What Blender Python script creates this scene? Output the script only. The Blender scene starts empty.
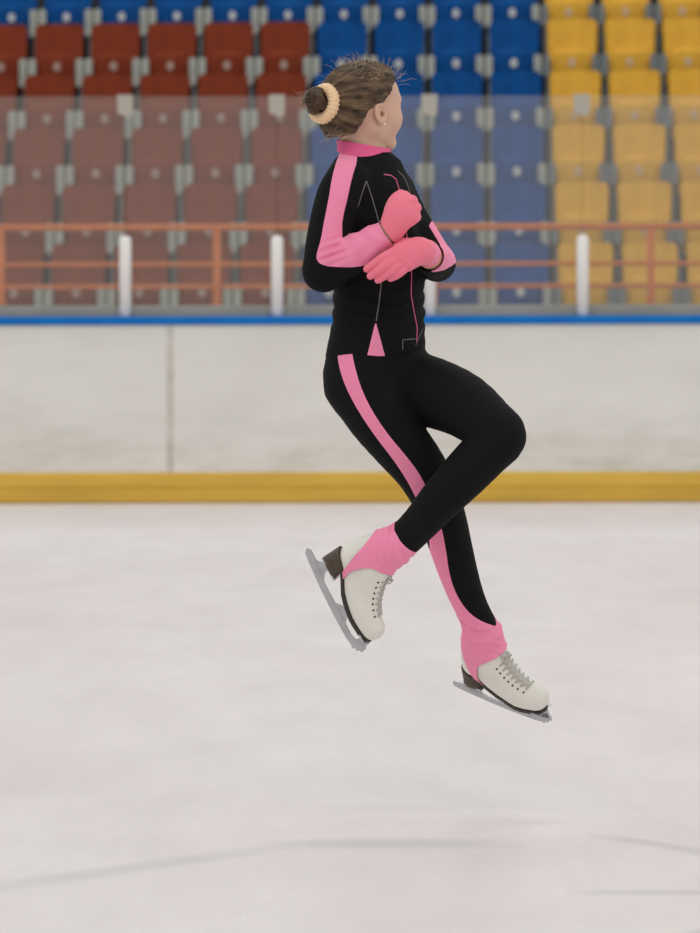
import bpy, bmesh, math, random
import numpy as np
from mathutils import Matrix, Vector

random.seed(4)
np.random.seed(4)
sc = bpy.context.scene
COL = sc.collection

# ------------------------------------------------------------------ camera, world, lamps, exposure
FPX, DCAM, HCAM, HORIZ = 3700.0, 9.25, 1.308, 295.0      # focal length in pixels, metres to skater, eye height, horizon row
cam_d = bpy.data.cameras.new('camera')
cam = bpy.data.objects.new('camera', cam_d)
COL.objects.link(cam)
cam.location = (0, -DCAM, HCAM)
cam.rotation_euler = (Matrix.Rotation(math.radians(90), 4, 'X') @ Matrix.Rotation(-0.0022, 4, 'Z')).to_euler()
cam_d.sensor_fit = 'VERTICAL'
cam_d.sensor_height = 36.0
cam_d.sensor_width = 27.0
cam_d.lens = 36.0 * FPX / 933.0
cam_d.shift_y = -(466.5 - HORIZ) / 933.0
cam_d.clip_end = 200
cam_d.dof.use_dof = True
cam_d.dof.focus_distance = DCAM - 0.1
cam_d.dof.aperture_fstop = 5.4
sc.camera = cam

world = bpy.data.worlds.new('arena_air')
sc.world = world
world.use_nodes = True
wb = world.node_tree.nodes['Background']
wb.inputs[0].default_value = (1.0, 0.985, 0.968, 1)
wb.inputs[1].default_value = 0.68

def area_lamp(x, y, z, sx, sy, power):
    d = bpy.data.lights.new('hall_lamp', 'AREA')
    d.shape = 'RECTANGLE'
    d.size, d.size_y, d.energy = sx, sy, power
    d.color = (1.0, 0.985, 0.96)
    o = bpy.data.objects.new('hall_lamp', d)
    o.location = (x, y, z)
    COL.objects.link(o)
for ly in (-14, -5, 4, 13, 22):
    for lx in (-9, 0, 9):
        area_lamp(lx, ly, 10.5, 4.0, 1.6, 120)

vs = sc.view_settings
vs.view_transform = 'Standard'
vs.look = 'None'
vs.gamma = 1.0
vs.use_curve_mapping = False
vs.exposure = 0.0
sc.display_settings.display_device = 'sRGB'

# ------------------------------------------------------------------ helpers: objects, tags, materials
def mesh_from(name, v, f):
    me = bpy.data.meshes.new(name)
    me.from_pydata([tuple(map(float, p)) for p in v], [], [tuple(map(int, q)) for q in f])
    me.update()
    return me

def link(name, me, mat=None, parent=None, smooth=False):
    o = bpy.data.objects.new(name, me)
    COL.objects.link(o)
    if mat is not None and me is not None and len(me.materials) == 0:
        me.materials.append(mat)
    if parent is not None:
        o.parent = parent
    if smooth and me is not None:
        me.polygons.foreach_set('use_smooth', [True] * len(me.polygons))
    return o

def empty(name, loc=(0, 0, 0)):
    o = bpy.data.objects.new(name, None)
    o.location = loc
    COL.objects.link(o)
    return o

def tag(o, label=None, cat=None, group=None, kind=None):
    for k, v in (('label', label), ('category', cat), ('group', group), ('kind', kind)):
        if v:
            o[k] = v
    return o

def bm_mesh(name, bm):
    me = bpy.data.meshes.new(name)
    bmesh.ops.recalc_face_normals(bm, faces=bm.faces)
    bm.to_mesh(me)
    bm.free()
    return me

def box_bm(bm, x0, x1, y0, y1, z0, z1, bevel=0.0, seg=2):
    vs_ = [bm.verts.new((x, y, z)) for x in (x0, x1) for y in (y0, y1) for z in (z0, z1)]
    idx = ((0, 1, 3, 2), (4, 6, 7, 5), (0, 4, 5, 1), (2, 3, 7, 6), (0, 2, 6, 4), (1, 5, 7, 3))
    fs = [bm.faces.new([vs_[i] for i in q]) for q in idx]
    if bevel:
        es = list({e for f in fs for e in f.edges})
        bmesh.ops.bevel(bm, geom=es, offset=bevel, segments=seg, affect='EDGES', profile=0.5)

def box_mesh(name, *a, **k):
    bm = bmesh.new()
    box_bm(bm, *a, **k)
    return bm_mesh(name, bm)

def prism_bm(bm, pts, y0, y1):
    """closed outline pts [(x,z)] extruded from y0 to y1"""
    a = [bm.verts.new((p[0], y0, p[1])) for p in pts]
    b = [bm.verts.new((p[0], y1, p[1])) for p in pts]
    n = len(pts)
    bm.faces.new(a)
    bm.faces.new(b[::-1])
    for i in range(n):
        bm.faces.new((a[i], b[i], b[(i + 1) % n], a[(i + 1) % n]))

def tube_mesh(name, pts, r, seg=6, closed=False):
    pts = [Vector(p) for p in pts]
    n = len(pts)
    v, f = [], []
    prev = None
    for i, p in enumerate(pts):
        if closed:
            t = pts[(i + 1) % n] - pts[i - 1]
        else:
            t = pts[min(i + 1, n - 1)] - pts[max(i - 1, 0)]
        t.normalize()
        if prev is None:
            a = t.orthogonal().normalized()
        else:
            a = (prev - t * prev.dot(t)).normalized()
        prev = a
        b = t.cross(a)
        rr = r[i] if hasattr(r, '__len__') else r
        for k in range(seg):
            an = 2 * math.pi * k / seg
            v.append(p + a * (math.cos(an) * rr) + b * (math.sin(an) * rr))
    for i in range(n if closed else n - 1):
        j = (i + 1) % n
        for k in range(seg):
            f.append((i * seg + k, i * seg + (k + 1) % seg, j * seg + (k + 1) % seg, j * seg + k))
    if not closed:
        f.append(tuple(range(seg))[::-1])
        f.append(tuple((n - 1) * seg + k for k in range(seg)))
    return mesh_from(name, v, f)

def nodes_of(m):
    return m.node_tree.nodes, m.node_tree.links

def mat(name, col, rough=0.6, metal=0.0, spec=0.5, noise=None, bump=None, sheen=0.0, var=None):
    """principled material; noise=(scale, other colour, amount) object-space colour variation; bump=(scale, strength, distance)"""
    m = bpy.data.materials.new(name)
    m.use_nodes = True
    N, L = nodes_of(m)
    b = N['Principled BSDF']
    b.inputs['Base Color'].default_value = (*col, 1)
    b.inputs['Roughness'].default_value = rough
    b.inputs['Metallic'].default_value = metal
    b.inputs['Specular IOR Level'].default_value = spec
    b.inputs['Sheen Weight'].default_value = sheen
    tc = N.new('ShaderNodeTexCoord')
    if noise:
        t = N.new('ShaderNodeTexNoise')
        t.inputs['Detail'].default_value = 5
        mp = N.new('ShaderNodeMapping')
        s = noise[0]
        mp.inputs['Scale'].default_value = s if hasattr(s, '__len__') else (s, s, s)
        L.new(tc.outputs['Object'], mp.inputs[0])
        L.new(mp.outputs[0], t.inputs['Vector'])
        t.inputs['Scale'].default_value = 1
        r = N.new('ShaderNodeMapRange')
        r.inputs[1].default_value = 0.35
        r.inputs[2].default_value = 0.7
        r.inputs[4].default_value = noise[2]
        L.new(t.outputs[0], r.inputs[0])
        mx = N.new('ShaderNodeMix')
        mx.data_type = 'RGBA'
        mx.inputs[6].default_value = (*col, 1)
        mx.inputs[7].default_value = (*noise[1], 1)
        L.new(r.outputs[0], mx.inputs[0])
        L.new(mx.outputs[2], b.inputs['Base Color'])
    if bump:
        t = N.new('ShaderNodeTexNoise')
        mp = N.new('ShaderNodeMapping')
        s = bump[0]
        mp.inputs['Scale'].default_value = s if hasattr(s, '__len__') else (s, s, s)
        L.new(tc.outputs['Object'], mp.inputs[0])
        L.new(mp.outputs[0], t.inputs['Vector'])
        t.inputs['Scale'].default_value = 1
        t.inputs['Detail'].default_value = 4
        bp = N.new('ShaderNodeBump')
        bp.inputs['Strength'].default_value = bump[1]
        bp.inputs['Distance'].default_value = bump[2]
        L.new(t.outputs[0], bp.inputs['Height'])
        L.new(bp.outputs[0], b.inputs['Normal'])
    return m

M = {}
M['red'] = mat('red_plastic', (0.235, 0.040, 0.014), 0.55, spec=0.1, noise=(6, (0.17, 0.028, 0.012), 0.9))
M['blue'] = mat('blue_plastic', (0.0005, 0.078, 0.30), 0.55, spec=0.1, noise=(6, (0.0005, 0.045, 0.17), 0.9))
M['yellow'] = mat('yellow_plastic', (0.80, 0.45, 0.055), 0.55, spec=0.1, noise=(6, (0.66, 0.35, 0.045), 0.9))
M['badge'] = mat('white_badge', (0.62, 0.62, 0.62), 0.5)
M['badge_warm'] = mat('faded_badge', (0.45, 0.32, 0.27), 0.5)
M['badge_tan'] = mat('tan_badge', (0.62, 0.45, 0.30), 0.5)
M['steel'] = mat('pale_painted_steel', (0.47, 0.49, 0.43), 0.5, noise=(14, (0.33, 0.36, 0.33), 0.8))
M['grey_steel'] = mat('grey_steel', (0.20, 0.23, 0.24), 0.5, noise=(14, (0.15, 0.17, 0.18), 0.8))
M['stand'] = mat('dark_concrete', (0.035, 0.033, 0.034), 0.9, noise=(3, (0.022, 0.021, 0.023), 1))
M['hall'] = mat('grey_hall_wall', (0.30, 0.29, 0.28), 0.9, noise=(0.6, (0.26, 0.25, 0.245), 0.8))
M['rail'] = mat('orange_paint', (0.62, 0.17, 0.035), 0.5, spec=0.15, noise=(9, (0.5, 0.13, 0.03), 0.7))
M['post'] = mat('white_post', (0.85, 0.83, 0.80), 0.45, spec=0.2)
M['cap'] = mat('blue_cap_plastic', (0.002, 0.145, 0.50), 0.5, spec=0.12, noise=(5, (0.003, 0.18, 0.55), 0.8))
M['sill'] = mat('grey_aluminium_channel', (0.33, 0.32, 0.28), 0.55, noise=((2, 6, 6), (0.25, 0.25, 0.22), 0.9))
M['strip'] = mat('grimy_joint_strip', (0.66, 0.635, 0.58), 0.5, noise=((3, 3, 9), (0.46, 0.44, 0.38), 0.9))
M['kick'] = mat('yellow_kick_plate', (0.70, 0.45, 0.075), 0.55, spec=0.15, noise=((1.5, 4, 9), (0.60, 0.37, 0.065), 0.9))
M['clip'] = mat('pale_clip', (0.42, 0.39, 0.33), 0.4)
M['black'] = mat('black_stretch_fabric', (0.0055, 0.0058, 0.006), 0.8, spec=0.14, bump=((35, 35, 22), 0.25, 0.004), sheen=0.0)
M['jacket'] = mat('black_fleece_fabric', (0.0058, 0.0058, 0.0062), 0.85, spec=0.14, bump=((28, 28, 28), 0.35, 0.006), sheen=0.0)
M['pink'] = mat('pink_fabric', (0.88, 0.265, 0.43), 0.75, spec=0.2, bump=((40, 40, 30), 0.3, 0.004), sheen=0.1)
M['glove'] = mat('coral_pink_knit', (0.88, 0.21, 0.29), 0.85, spec=0.15, bump=((45, 45, 45), 0.25, 0.003), sheen=0.15)
M['collar'] = mat('hot_pink_fabric', (0.74, 0.115, 0.27), 0.75, spec=0.2, bump=((40, 40, 40), 0.3, 0.004))
M['piping'] = mat('grey_piping', (0.16, 0.15, 0.155), 0.6)
M['zip'] = mat('pink_zip', (0.72, 0.13, 0.27), 0.6)
M['skin'] = mat('skin', (0.64, 0.42, 0.315), 0.5, spec=0.3, noise=(22, (0.66, 0.37, 0.27), 0.6))
M['skin'].node_tree.nodes['Principled BSDF'].inputs['Subsurface Weight'].default_value = 0.08
M['skin'].node_tree.nodes['Principled BSDF'].inputs['Subsurface Scale'].default_value = 0.01
M['hair'] = mat('brown_hair', (0.036, 0.021, 0.012), 0.5, spec=0.25, noise=((20, 55, 55), (0.23, 0.145, 0.08), 0.75), bump=((50, 220, 220), 0.6, 0.004))
M['bunhair'] = mat('dark_brown_hair', (0.03, 0.017, 0.01), 0.5, spec=0.25, noise=((90, 90, 30), (0.13, 0.075, 0.04), 0.7), bump=((160, 160, 60), 0.6, 0.004))
M['fly'] = mat('blond_flyaway_hair', (0.50, 0.38, 0.25), 0.5)
M['scrunchie'] = mat('cream_velvet', (0.85, 0.60, 0.36), 0.85, spec=0.15, sheen=0.2, bump=(90, 0.3, 0.003))
M['boot'] = mat('off_white_leather', (0.76, 0.745, 0.68), 0.5, noise=(16, (0.69, 0.67, 0.60), 0.8), bump=(30, 0.15, 0.003))
M['sole'] = mat('dark_sole', (0.028, 0.02, 0.014), 0.5)
M['heel'] = mat('brown_stacked_heel', (0.075, 0.05, 0.03), 0.55, noise=((6, 6, 160), (0.045, 0.03, 0.018), 0.9))
M['blade'] = mat('satin_steel', (0.50, 0.50, 0.52), 0.38, metal=0.7, noise=(25, (0.38, 0.38, 0.40), 0.7))
M['lace'] = mat('grey_white_lace', (0.50, 0.48, 0.43), 0.8)
M['eyelet'] = mat('dark_eyelet', (0.03, 0.03, 0.03), 0.4, metal=0.5)
M['eye'] = mat('eye_white', (0.75, 0.73, 0.70), 0.2)
M['lip'] = mat('lip', (0.55, 0.20, 0.17), 0.45)
M['gem'] = mat('earring', (0.85, 0.85, 0.82), 0.2, metal=0.8)

# board panels: scuffed off-white plastic
def board_material():
    m = mat('scuffed_white_board', (0.785, 0.768, 0.725), 0.5, spec=0.3, noise=((1.3, 1, 2.2), (0.71, 0.69, 0.635), 0.85))
    N, L = nodes_of(m)
    b = N['Principled BSDF']
    src = b.inputs['Base Color'].links[0].from_socket
    tc = N.new('ShaderNodeTexCoord')
    mp = N.new('ShaderNodeMapping')
    mp.inputs['Scale'].default_value = (2.0, 1, 7)
    L.new(tc.outputs['Object'], mp.inputs[0])
    t = N.new('ShaderNodeTexNoise')
    t.inputs['Scale'].default_value = 1.0
    t.inputs['Detail'].default_value = 6
    t.inputs['Roughness'].default_value = 0.65
    L.new(mp.outputs[0], t.inputs['Vector'])
    sx = N.new('ShaderNodeSeparateXYZ')
    L.new(tc.outputs['Object'], sx.inputs[0])
    hz = N.new('ShaderNodeMapRange')                    # puck and skate scuffs gather low on the boards
    hz.inputs[1].default_value = 0.6
    hz.inputs[2].default_value = 0.2
    hz.inputs[3].default_value = 0.15
    hz.inputs[4].default_value = 1.0
    L.new(sx.outputs[2], hz.inputs[0])
    r = N.new('ShaderNodeMapRange')
    r.inputs[1].default_value = 0.42
    r.inputs[2].default_value = 0.75
    r.inputs[4].default_value = 0.75
    L.new(t.outputs[0], r.inputs[0])
    mu = N.new('ShaderNodeMath')
    mu.operation = 'MULTIPLY'
    L.new(r.outputs[0], mu.inputs[0])
    L.new(hz.outputs[0], mu.inputs[1])
    mx = N.new('ShaderNodeMix')
    mx.data_type = 'RGBA'
    mx.inputs[7].default_value = (0.45, 0.44, 0.36, 1)
    L.new(mu.outputs[0], mx.inputs[0])
    L.new(src, mx.inputs[6])
    L.new(mx.outputs[2], b.inputs['Base Color'])
    return m
M['board'] = board_material()

def glass_material():
    m = bpy.data.materials.new('dusty_acrylic')
    m.use_nodes = True
    N, L = nodes_of(m)
    N.remove(N['Principled BSDF'])
    out = N['Material Output']
    tr = N.new('ShaderNodeBsdfTransparent')
    tr.inputs[0].default_value = (0.97, 0.975, 0.97, 1)
    df = N.new('ShaderNodeBsdfDiffuse')
    df.inputs[0].default_value = (0.85, 0.80, 0.73, 1)
    gl = N.new('ShaderNodeBsdfGlossy')
    gl.inputs['Roughness'].default_value = 0.08
    m1 = N.new('ShaderNodeMixShader')
    m1.inputs[0].default_value = 0.058
    L.new(tr.outputs[0], m1.inputs[1])
    L.new(df.outputs[0], m1.inputs[2])
    fr = N.new('ShaderNodeFresnel')
    fr.inputs[0].default_value = 1.45
    m2 = N.new('ShaderNodeMixShader')
    L.new(fr.outputs[0], m2.inputs[0])
    L.new(m1.outputs[0], m2.inputs[1])
    L.new(gl.outputs[0], m2.inputs[2])
    L.new(m2.outputs[0], out.inputs[0])
    return m
M['glass'] = glass_material()

def ice_material():
    m = bpy.data.materials.new('skated_ice')
    m.use_nodes = True
    N, L = nodes_of(m)
    b = N['Principled BSDF']
    tc = N.new('ShaderNodeTexCoord')
    def noise(scale, detail, rough=0.6):
        mp = N.new('ShaderNodeMapping')
        mp.inputs['Scale'].default_value = scale
        L.new(tc.outputs['Object'], mp.inputs[0])
        t = N.new('ShaderNodeTexNoise')
        t.inputs['Scale'].default_value = 1
        t.inputs['Detail'].default_value = detail
        t.inputs['Roughness'].default_value = rough
        L.new(mp.outputs[0], t.inputs['Vector'])
        return t.outputs[0]
    def rng(s, a, b_, c=0.0, d=1.0):
        r = N.new('ShaderNodeMapRange')
        for i, v in enumerate((a, b_, c, d)):
            r.inputs[i + 1].default_value = v
        L.new(s, r.inputs[0])
        return r.outputs[0]
    def mixc(fac, a, b_):
        x = N.new('ShaderNodeMix')
        x.data_type = 'RGBA'
        if hasattr(fac, 'links'):
            L.new(fac, x.inputs[0])
        else:
            x.inputs[0].default_value = fac
        for i, c in ((6, a), (7, b_)):
            if hasattr(c, 'links'):
                L.new(c, x.inputs[i])
            else:
                x.inputs[i].default_value = (*c, 1)
        return x.outputs[2]
    def math_(op, a, b_=None):
        x = N.new('ShaderNodeMath')
        x.operation = op
        for i, c in enumerate((a, b_)):
            if c is None:
                continue
            if hasattr(c, 'links'):
                L.new(c, x.inputs[i])
            else:
                x.inputs[i].default_value = c
        return x.outputs[0]
    c = mixc(rng(noise((0.9, 0.45, 1), 5), 0.35, 0.68), (0.775, 0.738, 0.732), (0.71, 0.668, 0.665))
    c = mixc(rng(noise((5, 1.2, 1), 6, 0.7), 0.45, 0.75, 0, 0.6), c, (0.66, 0.622, 0.617))
    c = mixc(rng(noise((30, 12, 1), 4, 0.75), 0.62, 0.72, 0, 0.9), c, (0.83, 0.82, 0.81))       # ice shavings
    # long bare tracks where the snow was scraped off: arcs with their own shape
    sx = N.new('ShaderNodeSeparateXYZ')
    L.new(tc.outputs['Object'], sx.inputs[0])
    X, Y = sx.outputs[0], sx.outputs[1]
    wob = math_('MULTIPLY', math_('SUBTRACT', noise((2.2, 2.2, 1), 3), 0.5), 0.05)
    def track(cx, cy, R, w, x0, x1, fade, amt):
        dx = math_('SUBTRACT', X, cx)
        dy = math_('SUBTRACT', Y, cy)
        d = math_('SQRT', math_('ADD', math_('MULTIPLY', dx, dx), math_('MULTIPLY', dy, dy)))
        d = math_('ABSOLUTE', math_('ADD', math_('SUBTRACT', d, R), wob))
        k = rng(d, w, w * 0.3)
        k = math_('MULTIPLY', k, rng(X, x0, x0 + fade))
        k = math_('MULTIPLY', k, rng(X, x1, x1 - fade))
        return math_('MULTIPLY', k, amt)
    for a in TRACKS:
        c = mixc(track(*a), c, (0.47, 0.455, 0.44))
    L.new(c, b.inputs['Base Color'])
    rr = rng(noise((3, 1, 1), 4), 0.3, 0.7, 0.38, 0.5)
    L.new(rr, b.inputs['Roughness'])
    b.inputs['Specular IOR Level'].default_value = 0.5
    b.inputs['IOR'].default_value = 1.45
    bp = N.new('ShaderNodeBump')
    bp.inputs['Strength'].default_value = 0.12
    bp.inputs['Distance'].default_value = 0.02
    L.new(noise((14, 9, 1), 5, 0.7), bp.inputs['Height'])
    L.new(bp.outputs[0], b.inputs['Normal'])
    return m
TRACKS = [(5.005, -6.60, 8.0, 0.08, -0.95, -0.05, 0.30, 0.36),
          (0.13, -8.435, 8.0, 0.10, -0.25, 0.45, 0.20, 0.40),
          (0.0, -1.05, 0.945, 0.05, 0.56, 1.4, 0.10, 0.42),
          (0.45, -9.15, 8.0, 0.05, 0.46, 1.6, 0.12, 0.45)]
M['ice'] = ice_material()

# ------------------------------------------------------------------ the setting: ice, boards, stand
ice = link('floor', mesh_from('floor', [(-14, -14, 0), (14, -14, 0), (14, 14.2, 0), (-14, 14.2, 0)], [(0, 1, 2, 3)]), M['ice'])
tag(ice, 'pale skated ice surface of the rink with scraped tracks', kind='structure')

YB = 14.05                                   # front face of the boards
PXM = FPX / (YB + DCAM)                      # pixels per metre there
def bx(px):
    return (px - 350.0) / PXM
boards = empty('wall_back', (0, YB, 0))
tag(boards, 'white rink boards with yellow kick plate and blue cap rail', kind='structure')
joint = bx(170)
W0, W1 = -8.5, 8.5
for x0, x1 in ((W0, joint - 4.81), (joint - 4.8, joint - 0.004), (joint + 0.004, joint + 4.8), (joint + 4.81, W1)):
    link('board_panel', box_mesh('board_panel', x0, x1, 0, 0.04, 0.17, 1.125, bevel=0.004), M['board'], boards)
link('joint_strip', box_mesh('joint_strip', joint - 0.022, joint + 0.022, -0.003, 0.01, 0.19, 1.122, bevel=0.002, seg=1), M['strip'], boards)
link('backing', box_mesh('backing', W0, W1, 0.04, 0.10, 0.0, 1.12), M['sill'], boards)
bm = bmesh.new()
prism_bm(bm, [(-0.012, 0.0), (-0.03, 0.012), (-0.034, 0.085), (-0.024, 0.096), (-0.034, 0.108), (-0.026, 0.182), (-0.006, 0.192), (0.03, 0.192), (0.03, 0.0)], W0, W1)
me = bm_mesh('kick_plate', bm)
me.transform(Matrix(((0, 1, 0, 0), (1, 0, 0, 0), (0, 0, 1, 0), (0, 0, 0, 1))))
me.flip_normals()
link('kick_plate', me, M['kick'], boards)
link('cap_rail', box_mesh('cap_rail', W0, W1, -0.03, 0.13, 1.122, 1.176, bevel=0.014, seg=3), M['cap'], boards)
link('glazing_channel', box_mesh('glazing_channel', W0, W1, 0.05, 0.11, 1.17, 1.245, bevel=0.006), M['sill'], boards)

# shield panels, posts and clips above the boards
post_px = [-420, 125, 277, 430, 583, 1128]
GZ1 = 2.566
names_between = ['left of the leftmost white post', 'between the first and second white posts', 'between the second and third white posts',
                 'between the third and rightmost white posts', 'right of the rightmost white post']
for i in range(5):
    g = link('acrylic_shield', box_mesh('acrylic_shield', bx(post_px[i]) + 0.0008, bx(post_px[i + 1]) - 0.0008, YB + 0.074, YB + 0.086, 1.20, GZ1, bevel=0.002, seg=1), M['glass'])
    tag(g, 'clear hazy acrylic shield on the boards, ' + names_between[i], 'shield', 'acrylic shields along the boards')
ordinal = ['first', 'second', 'third', 'fourth', 'fifth', 'sixth', 'seventh', 'eighth', 'ninth', 'tenth']
post_lab = ['leftmost white tube post on the blue cap rail', 'white tube post just left of the skater on the blue cap rail',
            'white tube post half hidden behind the skater jacket', 'rightmost white tube post on the blue cap rail, before yellow seats']
clip_lab = ['pale clip at shield top edge above the leftmost white post', 'pale clip at shield top edge beside the hair bun',
            'pale clip at shield top edge just right of the skater face', 'pale clip at shield top edge in front of yellow seats']
for i in range(4):
    x = bx(post_px[i + 1])
    bm = bmesh.new()
    # rounded white upright, with a domed top and a small foot plate
    prof = [(0.0385, 1.172), (0.0385, 1.655), (0.033, 1.672), (0.018, 1.683), (0.0, 1.686)]
    seg = 16
    rings = []
    for r, z in prof:
        rings.append([bm.verts.new((x + max(r, 1e-4) * math.cos(2 * math.pi * k / seg), YB + 0.03 + max(r, 1e-4) * math.sin(2 * math.pi * k / seg), z)) for k in range(seg)])
    for a, b_ in zip(rings, rings[1:]):
        for k in range(seg):
            bm.faces.new((a[k], a[(k + 1) % seg], b_[(k + 1) % seg], b_[k]))
    bm.faces.new(rings[-1])
    bm.faces.new(rings[0][::-1])
    o = link('shield_post', bm_mesh('shield_post', bm), M['post'], smooth=True)
    tag(o, post_lab[i], 'post', 'white posts on the boards')
    bm = bmesh.new()
    prism_bm(bm, [(x - 0.05, 2.575), (x + 0.05, 2.575), (x + 0.05, 2.45), (x + 0.02, 2.43), (x - 0.05, 2.46)], YB + 0.058, YB + 0.072)
    prism_bm(bm, [(x - 0.05, 2.575), (x + 0.05, 2.575), (x + 0.05, 2.569), (x - 0.05, 2.569)], YB + 0.072, YB + 0.10)
    o = link('shield_clip', bm_mesh('shield_clip', bm), M['clip'])
    tag(o, clip_lab[i], 'clip', 'clips on the shield top edge')

# tiered stand behind the boards
YAW = math.radians(5.9)
U = Vector((math.cos(YAW), -math.sin(YAW), 0))
ROWD, RISE, PITCH, ZF = 0.77, 0.475, 0.48, 27.7
def row_ref(r):
    Z = ZF + ROWD * r
    return Vector(((457 - 350) / FPX * Z, Z - DCAM, 1.23 + RISE * r))
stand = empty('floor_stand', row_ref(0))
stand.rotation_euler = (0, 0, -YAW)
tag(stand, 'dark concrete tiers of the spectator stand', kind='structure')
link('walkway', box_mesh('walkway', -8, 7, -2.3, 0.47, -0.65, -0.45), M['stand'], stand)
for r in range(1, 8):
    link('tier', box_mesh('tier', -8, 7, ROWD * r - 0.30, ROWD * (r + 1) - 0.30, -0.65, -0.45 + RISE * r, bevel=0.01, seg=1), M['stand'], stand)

hall = link('wall_far', box_mesh('wall_far', -16, 16, 25.4, 25.6, 0, 10.5), M['hall'])
tag(hall, 'plain grey hall wall behind the stand', kind='structure')
# railing in front of the first row
YR = FPX / 144.7 - DCAM
def rx(px):
    return (px - 350.0) / 144.7
rail = empty('railing', (0, YR, 0.78))
tag(rail, 'orange painted steel tube railing in front of the first seat row', 'railing')
def hbar(name, z, r, y=0.0):
    link(name, tube_mesh(name, [(-5.5, y, z - 0.78), (-1, y, z - 0.78), (5.5, y, z - 0.78)], r, 10), M['rail'], rail, True)
hbar('top_rail', 1.778, 0.023)
hbar('mid_rail', 1.522, 0.015)
hbar('mid_rail', 1.368, 0.015)
for px in (-216, 1, 217, 434, 651, 868):
    link('rail_post', tube_mesh('rail_post', [(rx(px), 0, 0), (rx(px), 0, 0.5), (rx(px), 0, 0.99)], 0.027, 10), M['rail'], rail, True)

# ------------------------------------------------------------------ stadium seats
def grid_shell(name, outline, depth, thick, nx=9, nz=9):
    """a curved plastic shell: outline(t) -> half width at height t in 0..1 ; depth(x, t) -> y"""
    v, f = [], []
    for side in (0, 1):
        for j in range(nz):
            t = j / (nz - 1)
            hw, z = outline(t)
            for i in range(nx):
                s = -1 + 2 * i / (nx - 1)
                v.append((s * hw, depth(s, t) + side * thick, z))
    n = nx * nz
    for j in range(nz - 1):
        for i in range(nx - 1):
            a = j * nx + i
            f.append((a, a + 1, a + nx + 1, a + nx))
            f.append((n + a, n + a + nx, n + a + nx + 1, n + a + 1))
    rim = [i for i in range(nx)] + [j * nx + nx - 1 for j in range(1, nz)] + [(nz - 1) * nx + i for i in range(nx - 2, -1, -1)] + [j * nx for j in range(nz - 2, 0, -1)]
    for a, b_ in zip(rim, rim[1:] + rim[:1]):
        f.append((a, a + n, b_ + n, b_))
    return mesh_from(name, v, f)

def back_outline(t):
    z = -0.06 + t * 0.53
    hw = 0.196 + 0.014 * t
    c = 0.47 - z
    if c < 0.06:
        hw -= 0.06 - math.sqrt(max(0.06 ** 2 - (0.06 - c) ** 2, 0))
    return hw, z
TB = [0, .12, .25, .4, .55, .7, .8, .886, .92, .95, .975, .99, 1.0]
def warp(fn):
    return lambda t: fn(TB[int(round(t * (len(TB) - 1)))])
def wdepth(fn):
    return lambda s, t: fn(s, TB[int(round(t * (len(TB) - 1)))])
back_me = grid_shell('backrest', warp(back_outline), wdepth(lambda s, t: 0.10 * t - 0.025 * s * s + 0.02 * math.exp(-((t - 0.5) / 0.25) ** 2) * (1 - s * s)), 0.018, 9, len(TB))
def pan_outline(t):
    z = -0.10 + t * 0.31
    hw = 0.196 - 0.07 * max(0, (t - 0.35) / 0.65) ** 1.3
    if t < 0.15:
        hw -= 0.03 * (1 - t / 0.15) ** 2
    return hw, z
pan_me = grid_shell('seat_pan', pan_outline, lambda s, t: -0.035 - 0.004 * t + 0.012 * s * s - 0.008 * math.sin(math.pi * t), 0.016, 9, 9)
bm = bmesh.new()
n = 14
ra = [bm.verts.new((0.03 * math.cos(2 * math.pi * k / n), -0.052, 0.100 + 0.038 * math.sin(2 * math.pi * k / n))) for k in range(n)]
rb = [bm.verts.new((0.03 * math.cos(2 * math.pi * k / n), -0.034, 0.100 + 0.038 * math.sin(2 * math.pi * k / n))) for k in range(n)]
bm.faces.new(ra)
for k in range(n):
    bm.faces.new((ra[k], rb[k], rb[(k + 1) % n], ra[(k + 1) % n]))
badge_me = bm_mesh('number_badge', bm)
def bracket_mesh(x0, x1, z0):
    bm = bmesh.new()
    prism_bm(bm, [(x0, 0.15), (x0 + 0.015, 0.165), (x1 - 0.015, 0.165), (x1, 0.15), (x1, z0 + 0.04), (x1 - 0.02, z0), (x0 + 0.01, z0), (x0, z0 + 0.02)], -0.105, -0.06)
    box_bm(bm, (x0 + x1) / 2 - 0.012, (x0 + x1) / 2 + 0.012, -0.06, 0.02, 0.02, 0.12)
    return bm_mesh('side_bracket', bm)
brl_me = bracket_mesh(-0.232, -0.176, -0.02)
brr_me = bracket_mesh(0.170, 0.230, -0.07)
bm = bmesh.new()
box_bm(bm, -0.215, -0.19, -0.03, 0.02, -0.44, 0.05)
box_bm(bm, 0.19, 0.215, -0.03, 0.02, -0.44, 0.05)
box_bm(bm, -0.215, 0.215, -0.02, 0.01, -0.08, -0.05)
frame_me = bm_mesh('support_frame', bm)
variants = {}
for cname, ck, bk, sk in (('red', 'red', 'badge_warm', 'steel'), ('blue', 'blue', 'badge', 'steel'), ('yellow', 'yellow', 'badge_tan', 'grey_steel')):
    d = {}
    for key, me, mk in (('backrest', back_me, ck), ('seat_pan', pan_me, ck), ('number_badge', badge_me, bk), ('side_bracket', brl_me, sk), ('side_bracket_r', brr_me, sk), ('support_frame', frame_me, 'grey_steel')):
        m2 = me.copy()
        m2.materials.clear()
        m2.materials.append(M[mk])
        if key in ('backrest', 'seat_pan'):
            m2.polygons.foreach_set('use_smooth', [True] * len(m2.polygons))
        d[key] = m2
    variants[cname] = d
row_word = ['bottom row', 'second row up', 'third row up', 'fourth row up', 'fifth row up', 'top row']
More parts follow.
